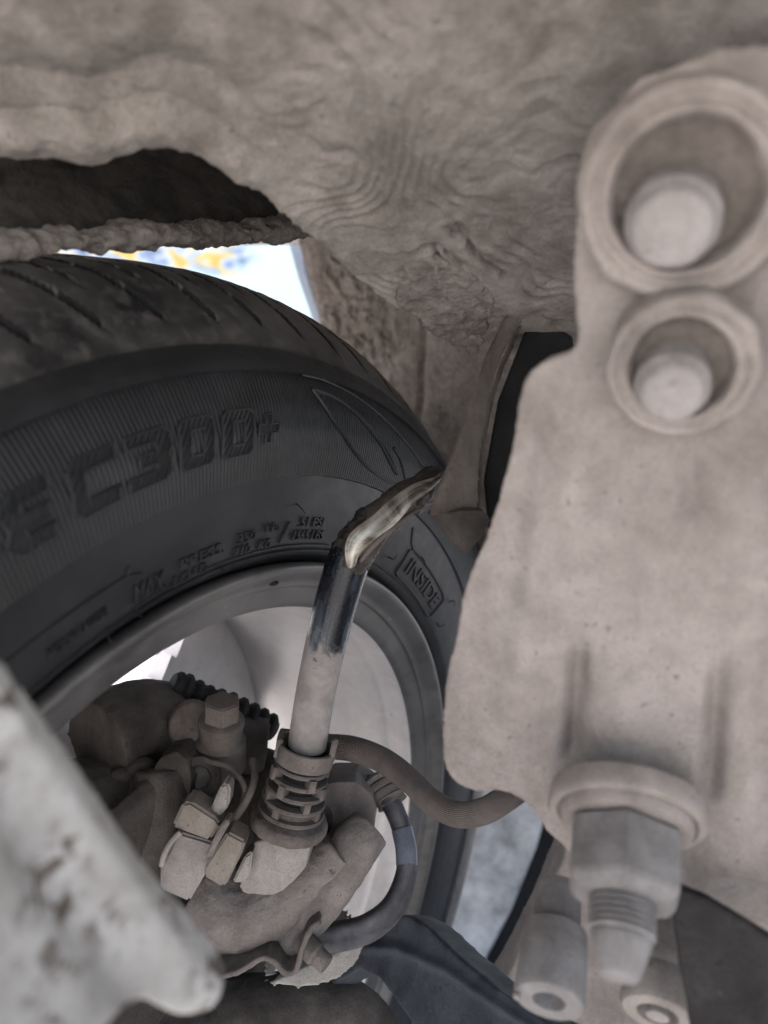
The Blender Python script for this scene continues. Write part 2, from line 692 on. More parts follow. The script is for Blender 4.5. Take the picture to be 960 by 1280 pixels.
TP = [(.1935, .016), (.1965, .006), (.2000, .0005), (.2030, -.0030), (.2050, -.0042), (.2056, -.0034), (.2075, -.0048), (.2150, -.0068), (.2250, -.0085),
      (.2360, -.0098), (.2378, -.0100), (.2382, -.0112), (.2400, -.0114), (.2480, -.0116), (.2570, -.0108), (.2660, -.0080), (.2750, -.0030),
      (.2775, -.0010), (.2782, -.0024), (.2800, -.0012), (.2830, .0008), (.2836, .0026), (.2860, .0040), (.2868, .0064), (.2890, .0082),
      (.2930, .0120), (.2980, .0172), (.3030, .0232), (.3075, .0298), (.3110, .0360), (.3135, .0430), (.3150, .0510),
      (.3154, .0560), (.3090, .0570), (.3090, .0650), (.3158, .0660), (.3165, .0800), (.3100, .0812), (.3100, .0890), (.3165, .0902), (.3158, .1090),
      (.3090, .1100), (.3090, .1180), (.3150, .1190), (.3110, .1400), (.3000, .1570), (.2800, .1720), (.2500, .1800), (.2250, .1780), (.2040, .1680), (.1935, .158)]
TPa = np.array(TP)


def prof_a(r):
    k = TPa[:32]
    return float(np.interp(r, k[:, 0], k[:, 1]))


def tyre_part():
    N = 3600
    th = np.linspace(0, 2 * np.pi, N, endpoint=False)
    # refine the profile
    pts = []
    for (r0, a0), (r1, a1) in zip(TP[:-1], TP[1:]):
        L = math.hypot(r1 - r0, a1 - a0)
        m = max(1, int(L / .0022)) if a0 < .06 else 1
        for j in range(m):
            pts.append((r0 + (r1 - r0) * j / m, a0 + (a1 - a0) * j / m))
    pts.append(TP[-1])
    pr = np.array(pts)
    R = np.repeat(pr[:, 0][:, None], N, 1)
    A = np.repeat(pr[:, 1][:, None], N, 1)
    TH = np.repeat(th[None], len(pr), 0)
    # lateral grooves cut across the shoulder, slanted, with short sipes between
    r_, a_ = pr[:, 0], pr[:, 1]
    front = (a_ > .012) & (a_ < .056) & (r_ > .29)
    s = np.where(front, (a_ - .012) / .044, 0)
    pitch = 2 * np.pi / 72
    ph = ((TH - .075 * s[:, None] - .02) / pitch) % 1.0
    wide = smooth01(.060 - np.abs(ph - .5), 0, .015) * front[:, None] * smooth01(s, .02, .12)[:, None]
    ph2 = ((TH - .075 * s[:, None] - .02) / pitch + .5) % 1.0
    thin = smooth01(.030 - np.abs(ph2 - .5), 0, .012) * front[:, None] * smooth01(s, .42, .50)[:, None]
    depth = .0075 * wide + .0055 * thin
    R = R - depth * .92
    A = A + depth * .35
    # wavy decorative blades at the shoulder towards the far side
    V = Wv(R, TH, A)
    # uneven wear on the shoulder
    P2 = V.reshape(-1, 3)
    wob = fbm(P2, 90, 4, 3).reshape(R.shape) * .0006 * front[:, None]
    V = Wv(R + wob, TH, A)
    F, mi, uvs = [], [], []
    nP = len(pr)
    for i in range(nP - 1):
        rm = (pr[i, 0] + pr[i + 1, 0]) / 2
        am = (pr[i, 1] + pr[i + 1, 1]) / 2
        m = 1 if (.2384 < rm < .2778 and am < .02) else (2 if rm > .2872 else 0)
        for j in range(N):
            j2 = (j + 1) % N
            F.append((i * N + j, i * N + j2, (i + 1) * N + j2, (i + 1) * N + j))
            mi.append(3 if m == 2 and depth[i, j] + depth[i, j2] > .004 else m)
    L = np.concatenate([[0], np.cumsum(np.hypot(*np.diff(pr, axis=0).T))])
    uv = np.stack([TH / (2 * np.pi), np.repeat((L * 10)[:, None], N, 1)], -1).reshape(-1, 2)
    return V.reshape(-1, 3), F, mi, uv


tv, tf, tm, tuv = tyre_part()
tyre = mk('tyre', [(tv, tf)], [M['tyre'], M['tyre_rib'], M['tread'], M['black']], wheel, angle=50, uv=tuv, matidx=tm)
tyre['label'] = 'worn black tyre with raised sidewall lettering'


def on_tyre(th, r, lift=0.0):
    """point on the sidewall, lifted off it"""
    a = prof_a(r)
    da = (prof_a(r + .001) - prof_a(r - .001)) / .002
    nr, na = da, -1.0
    L = math.hypot(nr, na)
    return W(r + nr / L * lift, th, a + na / L * lift)


# squared italic digits and letters, drawn as closed outlines
GL = {
    'E': [[(.95, 1), (.30, 1), (0, .78), (.12, .5), (0, .22), (.25, 0), (.9, 0), (.9, .22), (.40, .22), (.36, .38), (.86, .38), (.86, .60), (.38, .60), (.40, .78), (.95, .78)]],
    'C': [[(1, 1), (.22, 1), (.05, .84), (.05, .16), (.22, 0), (1, 0), (1, .24), (.36, .24), (.36, .76), (1, .76)]],
    '3': [[(.05, 1), (.84, 1), (1, .86), (1, .60), (.90, .5), (1, .40), (1, .14), (.84, 0), (.05, 0), (.05, .22), (.66, .22), (.66, .39), (.28, .39), (.28, .60), (.66, .60), (.66, .78), (.05, .78)]],
    '0': [[(.18, 1), (.86, 1), (1, .88), (1, .12), (.86, 0), (.18, 0), (.04, .12), (.04, .88)], [(.36, .76), (.36, .24), (.70, .24), (.70, .76)]],
    '+': [[(.36, .95), (.64, .95), (.64, .64), (1, .64), (1, .36), (.64, .36), (.64, .05), (.36, .05), (.36, .36), (0, .36), (0, .64), (.36, .64)]],
}


def fill_poly(outer, holes=()):
    """flat triangulated polygon with holes, subdivided"""
    import bmesh
    bm = bmesh.new()
    es = []
    for loop in [outer] + list(holes):
        vs_ = [bm.verts.new((x, y, 0)) for x, y in loop]
        for a, b in zip(vs_, vs_[1:] + vs_[:1]):
            es.append(bm.edges.new((a, b)))
    bmesh.ops.triangle_fill(bm, use_beauty=True, edges=es)
    for _ in range(2):
        bmesh.ops.subdivide_edges(bm, edges=bm.edges[:], cuts=1, use_grid_fill=True)
    bm.verts.index_update()
    V = np.array([v.co[:2] for v in bm.verts])
    F = [tuple(v.index for v in f.verts) for f in bm.faces]
    bm.free()
    return V, F


def big_letter(ch, th_l, th_r, r0, r1, mat):
    dth = math.radians(th_l - th_r)

    def place(x, y, lift):
        xs = x + (y - .5) * .22
        return on_tyre(math.radians(th_l) - xs * dth, r0 + (r1 - r0) * y, lift)
    loops = GL[ch]
    V, F = fill_poly(loops[0], loops[1:])
    face = (np.array([place(x, y, .0007) for x, y in V]), F)
    o = mk('lettering', [face], M['hatch'], tyre, uv=V)
    parts = []
    for lp in loops:
        dense = []
        for a, b in zip(lp, lp[1:] + lp[:1]):
            for t in np.linspace(0, 1, 7)[:-1]:
                dense.append((a[0] + (b[0] - a[0]) * t, a[1] + (b[1] - a[1]) * t))
        path = [place(x, y, .0006) for x, y in dense]
        path.append(path[0])
        parts.append(tube(path, .00058, 6, 1, False))
    mk('lettering_outline', parts, M['tyre'], tyre)


for ch, a, b in (('E', 122.6, 118.6), ('C', 117.7, 113.7), ('3', 113.1, 108.9), ('0', 108.3, 104.6), ('0', 103.9, 100.2)):
    big_letter(ch, a, b, .2490, .2648, M['hatch'])
big_letter('+', 99.6, 97.1, .2515, .2630, M['hatch'])


def small_text(txt, th_c, r_c, h, width, lift=.0009, flip=1, shear=0.0, name='lettering'):
    cu = bpy.data.curves.new('t', 'FONT')
    cu.body = txt
    cu.align_x = 'CENTER'
    cu.align_y = 'CENTER'
    cu.shear = shear
    cu.extrude = .1
    to = bpy.data.objects.new('t', cu)
    COL.objects.link(to)
    dg = bpy.context.evaluated_depsgraph_get()
    me = bpy.data.meshes.new_from_object(to.evaluated_get(dg))
    V = np.array([v.co[:] for v in me.vertices])
    F = [tuple(p.vertices) for p in me.polygons]
    bpy.data.objects.remove(to, do_unlink=True)
    bpy.data.meshes.remove(me)
    bpy.data.curves.remove(cu)
    V[:, 0] *= width / (V[:, 0].max() - V[:, 0].min())
    V[:, 1] *= h / (V[:, 1].max() - V[:, 1].min())
    V[:, 1] -= (V[:, 1].max() + V[:, 1].min()) / 2
    P = [on_tyre(math.radians(th_c) - x / r_c, r_c + y, lift if z > 0 else -.0004) for x, y, z in V]
    return mk(name, [(np.array(P), F)], M['tyre'], tyre, angle=30)


def arc_line(th0, th1, r0, r1, rad=.0004, steps=24, name='moulded_line'):
    p = [on_tyre(math.radians(th0 + (th1 - th0) * t), r0 + (r1 - r0) * t, .0002) for t in np.linspace(0, 1, steps)]
    return tube(p, rad, 6, 1)


small_text('POLYAMIDE', 120.2, .2140, .0032, .0225)
small_text('MAX.', 112.3, .2128, .0075, .0135)
small_text('PRESS.', 105.9, .2148, .0042, .0215)
small_text('LOAD', 107.2, .2090, .0042, .0160)
small_text('350', 99.9, .2158, .0042, .0100)
small_text('kPa', 95.9, .2172, .0036, .0085)
small_text('710', 100.2, .2105, .0038, .0095)
small_text('KG', 96.6, .2105, .0038, .0070)
small_text('/', 93.6, .2140, .0090, .0035)
small_text('51 PSI', 89.2, .2180, .0042, .0160)
small_text('1565 LBS', 89.2, .2122, .0044, .0210)
small_text('INSIDE', 57.6, .2158, .0082, .0475)
lines = []
fr = [(65.6, .2085), (65.6, .2215), (64.6, .2232), (51.0, .2232), (50.0, .2215), (50.0, .2090), (51.0, .2075), (64.6, .2075), (65.6, .2085)]
for (t0, r0), (t1, r1) in zip(fr[:-1], fr[1:]):
    lines.append(arc_line(t0, t1, r0, r1, .0007))
mk('lettering_frame', lines, M['tyre'], tyre)
for a_ in ((128, 114.6, .2222, .2216, .0005), (114.6, 113.2, .2216, .2196, .0005), (114.6, 114.4, .2216, .2245, .0005), (113.6, 84, .2078, .2075, .0004), (67.5, 66.2, .232, .2255, .0005), (66.2, 65.0, .2255, .2235, .0004)):
    mk('moulded_line', [arc_line(*a_)], M['tyre'], tyre)


def tyre_pixel(px, py):
    r = ray(px, py)
    q = r * (((WC - .01 * WN - CAM) @ WN) / (r @ WN)) + CAM - WC + .01 * WN
    return math.hypot(q @ E1, q @ E2), math.atan2(q @ E2, q @ E1)


for pts_, w_ in (([(404, 488), (432, 500), (462, 530), (484, 566), (492, 592)], .0010), ([(404, 488), (420, 530), (446, 572), (474, 596), (500, 607), (530, 606)], .0009),
                 ([(440, 506), (466, 540), (490, 590)], .0008), ([(492, 560), (500, 580), (504, 606)], .0008), ([(396, 470), (440, 484), (486, 520), (520, 566), (536, 596)], .0007)):
    rt = spline([np.array(tyre_pixel(*p) + (0,)) for p in pts_], 6)
    mk('moulded_line', [tube([on_tyre(t[1], t[0], .0002) for t in rt], w_, 6, 1)], M['tyre'], tyre)
rng = random.Random(4)
for th_, r_ in ((92.8, .2262), (114.0, .2045), (117.3, .2042), (103.0, .2062), (79.5, .2095), (69.5, .2120), (47.0, .2120), (62.0, .2240), (48.2, .2250)):
    t = math.radians(th_)
    p0 = on_tyre(t, r_, -.0005)
    p1 = on_tyre(t + rng.uniform(-.006, .006), r_ + rng.uniform(-.002, .002), .003)
    p2 = on_tyre(t + rng.uniform(-.02, .02), r_ + rng.uniform(-.004, .004), .005)
    mk('vent_hair', [tube([p0, p1, p2], [.0004, .0003, .00015], 5, 3)], M['black'], tyre)

# rim: flange, barrel and a spoked disc far inside
RP = [(.1930, .0170), (.1955, .0095), (.1985, .0010), (.1992, -.0030), (.1980, -.0054), (.1955, -.0050), (.1925, -.0022), (.1900, .0004), (.1872, .0016), (.1868, .0028),
      (.1830, .0040), (.1790, .0052), (.1764, .0072), (.1752, .0110), (.1748, .0160), (.1752, .0220), (.1735, .0270), (.1715, .0420), (.1690, .0700), (.1670, .1000), (.1680, .1300), (.1760, .1500), (.1850, .1560),
      (.1960, .1620), (.1975, .1660), (.1930, .1560)]


def ring_surface(profile, seg=240, dark_to=0):
    pr = np.array(profile)
    th = np.linspace(0, 2 * np.pi, seg, endpoint=False)
    V = Wv(pr[:, 0][:, None], th[None], pr[:, 1][:, None]).reshape(-1, 3)
    F, mi = [], []
    for i in range(len(pr) - 1):
        for j in range(seg):
            j2 = (j + 1) % seg
            F.append((i * seg + j, (i + 1) * seg + j, (i + 1) * seg + j2, i * seg + j2))
            mi.append(1 if i < dark_to else 0)
    return (V, F), mi


dense_rp = [tuple(p) for p in spline([np.array(p) for p in RP], 4)]
(rv, rf), rm = ring_surface(dense_rp, 300, 48)
rim = mk('rim', [(rv, rf)], [M['rim'], M['rim_dark']], wheel, angle=60, matidx=rm)
WIN0 = 76.0
def spoke_disc(windows, half, seg=360):
    rr = [0, .03, .06, .085, .100, .112, .128, .144, .152, .160, .1685]
    aa = [.098, .098, .104, .112, .116, .118, .120, .122, .124, .127, .130]
    V, F = [], []
    for lay in (0, 1):
        for r, a in zip(rr, aa):
            for j in range(seg):
                V.append(W(max(r, .0005), 2 * math.pi * j / seg, a + lay * .012))
    n_ = len(rr)

    def solid(i, j):
        if i < 3 or i >= n_ - 2:
            return True
        t = (j + .5) / seg * 360
        d = min(abs((t - w + 180) % 360 - 180) for w in windows)
        rm_ = (rr[i] + rr[i + 1]) / 2
        return d > half * (.55 + .45 * (rm_ - .085) / .06)
    B = n_ * seg
    idx = lambda i, j: i * seg + j % seg
    for i in range(n_ - 1):
        for j in range(seg):
            if not solid(i, j):
                continue
            q = (idx(i, j), idx(i + 1, j), idx(i + 1, j + 1), idx(i, j + 1))
            F.append(q)
            F.append(tuple(x + B for x in q[::-1]))
            if not solid(i, j + 1):
                F.append((idx(i, j + 1), idx(i + 1, j + 1), B + idx(i + 1, j + 1), B + idx(i, j + 1)))
            if not solid(i, j - 1):
                F.append((idx(i + 1, j), idx(i, j), B + idx(i, j), B + idx(i + 1, j)))
            if i < n_ - 2 and not solid(i + 1, j):
                F.append((idx(i + 1, j), B + idx(i + 1, j), B + idx(i + 1, j + 1), idx(i + 1, j + 1)))
            if i > 0 and not solid(i - 1, j):
                F.append((idx(i, j + 1), B + idx(i, j + 1), B + idx(i, j), idx(i, j)))
    return np.array(V), F


mk('spoke_disc', [spoke_disc([WIN0 + 72 * k for k in range(5)], 17)], M['rim'], wheel, angle=50)
wt = mk('balance_weight', [ball(W(.1905, math.radians(92.3), .0000), .0016, (1.6, 1, .8), 10)], M['black'], wheel)

# ------------------------------------------------------------------ underbody: caked panel overhead
# a real sheet sloping down away from the viewer
CP = Plane(CAM + np.array([-.1, .20, .123]), CAM + np.array([.2, .20, .123]), CAM + np.array([0, .32, .0798]))
edge = [(-130, 188), (-60, 196), (0, 197), (32, 203), (66, 198), (100, 207), (128, 203), (152, 190), (176, 180), (208, 178), (240, 190), (270, 204), (300, 222), (330, 246), (352, 268), (380, 292),
        (405, 312), (430, 336), (462, 362), (492, 384), (515, 392), (540, 414), (566, 430), (592, 446), (610, 440), (640, 452), (700, 480), (800, 520), (1240, 520)]
out = [CP.at(*p) for p in edge]
far_r = CP.at(1240, -60)
far_l = CP.at(-130, -60)
outline = out + [far_r, far_l]


def disp_top(P):
    x, y = pix(P)
    w = fbm(P, 24, 2, 1)
    w2 = fbm(P, 75, 3, 5)
    ph = w * 16 + w2 * 2.2 + P[:, 0] * 190
    rip = np.sin(ph * 2.0) + .45 * np.sin(ph * 4.3 + w2 * 5)
    area = (.25 + .75 * smooth01(x, 250, 430)) * (1 - smooth01(x, 690, 760))
    d = rip * .00055 * area * (.35 + .65 * smooth01(fbm(P, 34, 2, 8), -.25, .3))
    d += fbm(P, 160, 4, 2) * .0006 + fbm(P, 420, 3, 7) * .0003
    d += fbm(P, 30, 3, 4) * .0012
    # lumpy rolled lip along the left edge, shallow hollow above it
    lipy = np.interp(x, [-130, 0, 66, 110, 150, 176, 208, 270, 330, 380], [168, 175, 175, 182, 168, 158, 156, 184, 232, 280])
    k = np.exp(-((y - lipy) / 22) ** 2) * (1 - smooth01(x, 300, 380))
    d += k * (.0022 + .0048 * fbm(P, 75, 4, 6))
    k2 = np.exp(-((y - lipy + 62) / 40) ** 2) * (1 - smooth01(x, 300, 420))
    d -= k2 * .0045
    # crack beside the bracket
    cx = np.interp(y, [280, 300, 325, 345], [572, 580, 598, 630])
    d -= .0046 * np.exp(-((x - cx) / 5) ** 2) * smooth01(y, 275, 288) * (1 - smooth01(y, 345, 358))
    for (xs, ys, dep, wd) in (([519, 530, 545, 560, 580], [318, 312, 312, 322, 334], .0040, 3.5), ([545, 548, 556, 566], [312, 332, 345, 362], .0042, 4),
                              ([560, 568, 576], [288, 300, 306], .0032, 4), ([575, 590, 604], [380, 396, 412], .0034, 4)):
        for q in range(len(xs) - 1):
            ax_, ay_, bx_, by_ = xs[q], ys[q], xs[q + 1], ys[q + 1]
            t_ = np.clip(((x - ax_) * (bx_ - ax_) + (y - ay_) * (by_ - ay_)) / ((bx_ - ax_) ** 2 + (by_ - ay_) ** 2), 0, 1)
            dd = np.hypot(x - ax_ - t_ * (bx_ - ax_), y - ay_ - t_ * (by_ - ay_))
            d -= dep * np.exp(-(dd / wd) ** 2)
    # flaking lower corner
    fl = smooth01(x, 488, 508) * (1 - smooth01(x, 615, 640)) * smooth01(y - (x - 500) * .35, 325, 345)
    d += fl * (fbm(P * np.array([1, 1, 2]), 220, 4, 9) * .0022 - .0010)
    return d


rail = thing('frame_rail', CP.at(480, 200), 'dust caked steel underbody panel overhead with ripples and ragged rolled edge', 'underbody panel')
cast('panel', [prism(outline, -CP.n, .0065)], M['dust_top'], rail, .00095, 3, disp_top)
# crust flaking off the lower corner
crust = [CP.at(*p, .0006) for p in [(493, 388), (497, 352), (518, 326), (540, 322), (566, 336), (600, 350), (618, 372), (612, 402), (598, 440), (592, 446), (566, 431), (540, 416), (515, 393)]]
cast('crust', [prism(crust, -CP.n, .003)], M['crust'], rail, .0008, 2, lambda P: fbm(P, 260, 4, 3) * .0022 + fbm(P, 90, 2, 8) * .0008)
# the floor panel goes on above and behind the viewer
fp = [CP.at(1240, -50, -.004), CP.at(-130, -50, -.004)]
d_up = unit(np.array([0, -1, .36]))
fpan = [fp[0], fp[1], fp[1] + np.array([-.15, 0, 0]), fp[1] + np.array([-.15, 0, 0]) + d_up * .55, fp[0] + np.array([.15, 0, 0]) + d_up * .55, fp[0] + np.array([.15, 0, 0])]
mk('floor_pan', [prism(fpan, -CP.n, .004)], M['dust'], rail, smooth=False)
# unseen slabs added as the car body, sized to block the sun
mk('body_shade_slab', [box((.26, .07, .775), (1, 0, 0), (0, 1, 0), (0, 0, 1), 1.44, 1.12, .012)], M['dust'], rail, smooth=False)
mk('body_shade_slab', [box((.42, 1.15, .775), (1, 0, 0), (0, 1, 0), (0, 0, 1), .64, 1.0, .012)], M['dust'], rail, smooth=False)

# ------------------------------------------------------------------ dark liner above the tyre with a dusty lip
liner = thing('fender_liner', U(150, 300, .31), 'dark inner fender strip with dusty ragged lower lip above the tyre', 'fender liner')
lx = [-140, -60, 0, 60, 120, 180, 240, 300, 350, 388]
lip_y = [318, 318, 316, 312, 306, 302, 299, 297, 293, 291]
ld = [.240, .246, .252, .262, .278, .296, .316, .338, .356, .37]
low = [U(x, y, d) for x, y, d in zip(lx, lip_y, ld)]
V, F = [], []
prof = [(0, 0), (.004, .010), (.012, .025), (.025, .045), (.040, .070), (.06, .11)]
ls = spline(low, 5)
for p in ls:
    for q in prof:
        V.append(p + np.array([-.25, .97, 0]) * q[0] + np.array([0, 0, 1]) * q[1])
for p in ls:
    for q in prof:
        V.append(p + np.array([-.25, .97, 0]) * (q[0] + .003) + np.array([0, 0, 1]) * (q[1] + .0005))
m, nl = len(prof), len(ls)
for b, flip in ((0, False), (nl * m, True)):
    for i in range(nl - 1):
        for j in range(m - 1):
            q = (b + i * m + j, b + i * m + j + 1, b + (i + 1) * m + j + 1, b + (i + 1) * m + j)
            F.append(q[::-1] if flip else q)
B = nl * m
for i in range(nl - 1):
    F.append((i * m, (i + 1) * m, B + (i + 1) * m, B + i * m))
    F.append((i * m + m - 1, B + i * m + m - 1, B + (i + 1) * m + m - 1, (i + 1) * m + m - 1))
for i in (0, nl - 1):
    for j in range(m - 1):
        F.append((i * m + j, B + i * m + j, B + i * m + j + 1, i * m + j + 1))
cast('liner_sheet', [(np.array(V), F)], M['fender'], liner, .0011, 2, lambda P: fbm(P, 120, 4, 3) * .0012)
lipm = []
rl = random.Random(11)
for p in spline(low, 9):
    lipm.append(ball(p + np.array([rl.uniform(-.001, .001), -.0005, .002 + rl.uniform(-.0012, .0012)]), rl.uniform(.0026, .0042), (2.6, .7, rl.uniform(.8, 1.6)), 10))
cast('dusty_lip', lipm, M['fender_lip'], liner, .0009, 2, lambda P: fbm(P, 300, 4, 5) * .0020 + fbm(P, 60, 2, 2) * .0016)

# ------------------------------------------------------------------ inner wheel arch panel behind the tyre
AP = Plane(U(380, 300, .60), U(600, 330, .50), U(450, 620, .62))
arch = [AP.at(*p) for p in [(368, 270), (374, 310), (386, 350), (400, 400), (418, 450), (440, 640), (520, 760), (700, 760), (760, 600), (760, 260)]]


def disp_arch(P):
    x, y = pix(P)
    bl = smooth01(fbm(P, 150, 3, 2), -.15, .35) * (1 - smooth01(x, 470, 520)) * smooth01(x, 385, 420)
    d = bl * .0035 + fbm(P, 70, 4, 3) * .002
    d -= .003 * np.exp(-((x - (528 - (y - 440) * .05)) / 5) ** 2)
    return d


wa = cast('wheel_arch_panel', [prism(arch, -AP.n, .006)], M['arch'], None, .0016, 3, disp_arch)
tag(wa, 'brown dusty blistered arch panel showing between tyre and overhead panel', 'arch panel')
# body edge beside the opening
be = mk('body_edge', [prism([U(*p) for p in [(352, 270, .66), (373, 270, .66), (384, 340, .67), (410, 420, .68), (398, 420, .68), (372, 345, .67)]], (0, 1, 0), .02)], M['bodypaint'], None, bevel=.002)
tag(be, 'narrow grey blue painted body edge beside the bright opening', 'body edge')

# far printed panel seen through the gap
bp = [U(60, 180, 3.2), U(460, 180, 3.2), U(480, 460, 3.2), U(60, 460, 3.2)]
pv, pf = prism(bp, (0, 1, 0), .04)
pn = mk('printed_panel', [(pv, pf)], M['print'], None, smooth=False, uv=np.array([(0, 1), (1, 1), (1, 0), (0, 0)] * 2, float))
tag(pn, 'bright pale panel with faded yellow and blue print beyond the wheel arch', 'panel')

# ------------------------------------------------------------------ strip bracket hanging beside the torn hose
SB = thing('strip_bracket', U(580, 690, .30), 'narrow brown bent metal strip hanging from the overhead panel beside the torn hose', 'bracket')
le = [(652, 366, .325), (628, 400, .318), (600, 462, .305), (572, 545, .292), (546, 612, .285), (534, 645, .282)]
ri = [(666, 380, .322), (637, 425, .316), (615, 480, .308), (602, 545, .300), (597, 600, .293), (595, 642, .289)]
bk = [(672, 388, .345), (642, 430, .340), (620, 485, .332), (606, 548, .324), (600, 600, .318), (597, 645, .312)]
sec = []
for a, b, c in zip(le, ri, bk):
    sec.append([U(*a), U(*b), U(*c)])
sec = [spline([s[k] for s in sec], 5) for k in range(3)]
n_s = len(sec[0])
V, F = [], []
for i in range(n_s):
    A, Bp, Cq = sec[0][i], sec[1][i], sec[2][i]
    mid = A * .58 + Bp * .42 + unit(np.array([-.3, -1, -.1])) * .004
    ring = [A, A * .6 + mid * .4 + np.array([0, -.0022, 0]), mid, mid * .45 + Bp * .55, Bp, Cq]
    back = [q + np.array([.0012, .0035, 0]) for q in ring[::-1]]
    V += ring + back
ns = 12
for i in range(n_s - 1):
    for j in range(ns):
        j2 = (j + 1) % ns
        F.append((i * ns + j, i * ns + j2, (i + 1) * ns + j2, (i + 1) * ns + j))
F.append(tuple(range(ns - 1, -1, -1)))
F.append(tuple(range((n_s - 1) * ns, n_s * ns)))
cast('strip', [(np.array(V), F)], M['cast_mid'], SB, .0009, 3, lambda P: fbm(P, 110, 3, 2) * .0007)
cast('end_lip', [prism([U(*p) for p in [(533, 643, .2835), (570, 640, .280), (603, 640, .278), (614, 652, .290), (598, 678, .288), (582, 692, .287), (562, 676, .286)]], (.1, 1, .25), .007)], M['cast_dark'], SB, .0007, 3, lambda P: fbm(P, 110, 3, 2) * .0006)
cast('gap_shade', [prism([U(*p) for p in [(664, 392, .330), (716, 420, .326), (720, 470, .322), (690, 560, .314), (650, 660, .306), (610, 664, .304), (604, 600, .308), (622, 500, .318)]], (.2, 1, 0), .008)], M['black'], SB, .001, 3)  # black sheet put in for the shade between strip and bracket plate

# ------------------------------------------------------------------ bolted bracket on the right
BP = Plane(U(850, 300, .190), U(585, 850, .246), U(800, 1040, .242))
BO = [(745, 160), (728, 205), (722, 260), (717, 330), (722, 420), (712, 440), (680, 452), (656, 474), (645, 515), (634, 572), (611, 650), (584, 722), (565, 800), (553, 870), (550, 925), (556, 962), (570, 982), (594, 990),
      (618, 988), (645, 996), (668, 1016), (690, 1046), (730, 1082), (800, 1110), (870, 1108), (910, 1100), (960, 1108), (1330, 1120), (1330, 40), (900, 60), (800, 100)]
bo = spline([BP.at(*p) for p in BO[:-4]], 4) + [BP.at(*p) for p in BO[-4:]]


def disp_br(P):
    x, y = pix(P)
    d = fbm(P, 30, 3, 2) * .0022 + fbm(P, 110, 4, 4) * .0007 + fbm(P, 420, 3, 9) * .0002
    for gx, y0, y1, w, dep in ((724, 800, 945, 12, .0050), (899, 830, 990, 13, .0055), (866, 550, 640, 15, .0022), (742, 560, 640, 18, .0014)):
        d -= dep * np.exp(-((x - gx - (y - y0) * -.06) / w) ** 2) * smooth01(y, y0 - 30, y0 + 40) * (1 - smooth01(y, y1 - 10, y1 + 20))
    for gx, y0, y1, w, dep in ((668, 540, 900, 20, .0026), (800, 780, 990, 36, .0032), (940, 600, 900, 30, .0022)):
        d += dep * np.exp(-((x - gx + (y - 700) * .12) / w) ** 2) * smooth01(y, y0 - 40, y0 + 60) * (1 - smooth01(y, y1 - 40, y1 + 40))
    # pitted dust near the lower left corner
    pit = smooth01(fbm(P, 420, 2, 7), .35, .6) * smooth01(y, 880, 930) * (1 - smooth01(x, 650, 720))
    d -= pit * .0007
    # the left border rolls away
    return d


MB_ = thing('bolted_bracket', U(800, 1080, .19), 'large dusty pinkish grey steel bracket with two big bolts above a threaded stud', 'bracket')
thick = unit(-BP.n + np.array([.25, .25, 0]))
cast('plate', [prism(bo, thick, .016)], M['dust'], MB_, .00105, 9, disp_br)


def bolt(px, py, ax, R, rb, length):
    c = BP.at(px, py, .0045)
    a = unit(BP.n + np.array(ax))
    k = R
    b = thing('bolt', c, None, None)
    b.parent = MB_
    b.location = tuple(c - wloc(MB_))
    ring = [(0, -.009), (k * 1.0, -.009), (k * 1.03, .0010), (k * 1.0, .0042), (k * .94, .0060), (k * .88, .0058), (k * .84, .0044), (k * .80, .0046), (k * .77, .0060), (k * .73, .0066), (k * .70, .0058), (k * .68, .0040), (k * .64, .0010), (0, .0004)]
    cast('washer', [lathe(ring, c, a, 72)], M['dust'], b, .0006, 3, lambda P: fbm(P, 130, 3, 3) * .0011)
    sh = [(0, -.004), (rb * 1.22, -.004), (rb * 1.20, length * .40), (rb * 1.08, length * .60), (rb, length * .86), (rb * .88, length), (rb * .5, length + .0004), (0, length + .0003)]
    mk('cup_shade_ring', [lathe([(rb * .5, -.001), (k * .66, -.001), (k * .672, .0030), (k * .60, .0014), (rb * .5, .0012), (rb * .5, -.001)], c, a, 48)], M['cup_shade'], b)  # shadow in the bolt cup put in as a darker ring
    c2 = c + np.array([-.0030, 0, -.0066]) * (R / .0258)
    cast('shank', [lathe(sh, c2, unit(a + np.array([-.06, 0, -.22])), 48)], M['steel'], b, .0006, 3, lambda P: fbm(P, 130, 3, 6) * .0007)
    return b


bolt(857, 240, (0, 0, -.20), .0246, .0092, .0092)
bolt(852, 452, (0, 0, -.20), .0182, .0076, .0084)

# threaded stud at the lower edge
SA = unit((-.25, -.66, -.71))
so = U(782, 1036, .226)
SS = 1.15
sc_ = lambda pr: [(r * SS, z * SS) for r, z in pr]
st = thing('stud', so, None, None)
st.parent = MB_
st.location = tuple(so - wloc(MB_))
mk('washer', [lathe(sc_([(0, -.008), (.0196, -.008), (.0200, -.0034), (.0192, -.0022), (.0176, -.0020), (.0168, -.0030), (.0164, -.0010), (.0156, .0002), (0, .0004)]), so, SA, 64)], M['dust'], st)
mk('nut', [lathe(sc_([(0, .001), (.0146, .001), (.0146, .0152), (.0124, .0176), (.0078, .0178), (0, .0176)]), so, SA, 6, .45)], M['stud'], st, bevel=.0005, angle=25)
thr = [(0, .012)]
z = .0168
while z < .0250:
    thr += [(.0070, z), (.0079, z + .0005), (.0079, z + .0008), (.0070, z + .0013)]
    z += .0015
thr += [(.0070, .0256), (.0070, .0266), (.0066, .0276), (.0047, .0338), (.0040, .0346), (0, .0348)]
mk('threaded_tip', [lathe(sc_(thr), so, SA, 48)], M['stud'], st, angle=60)

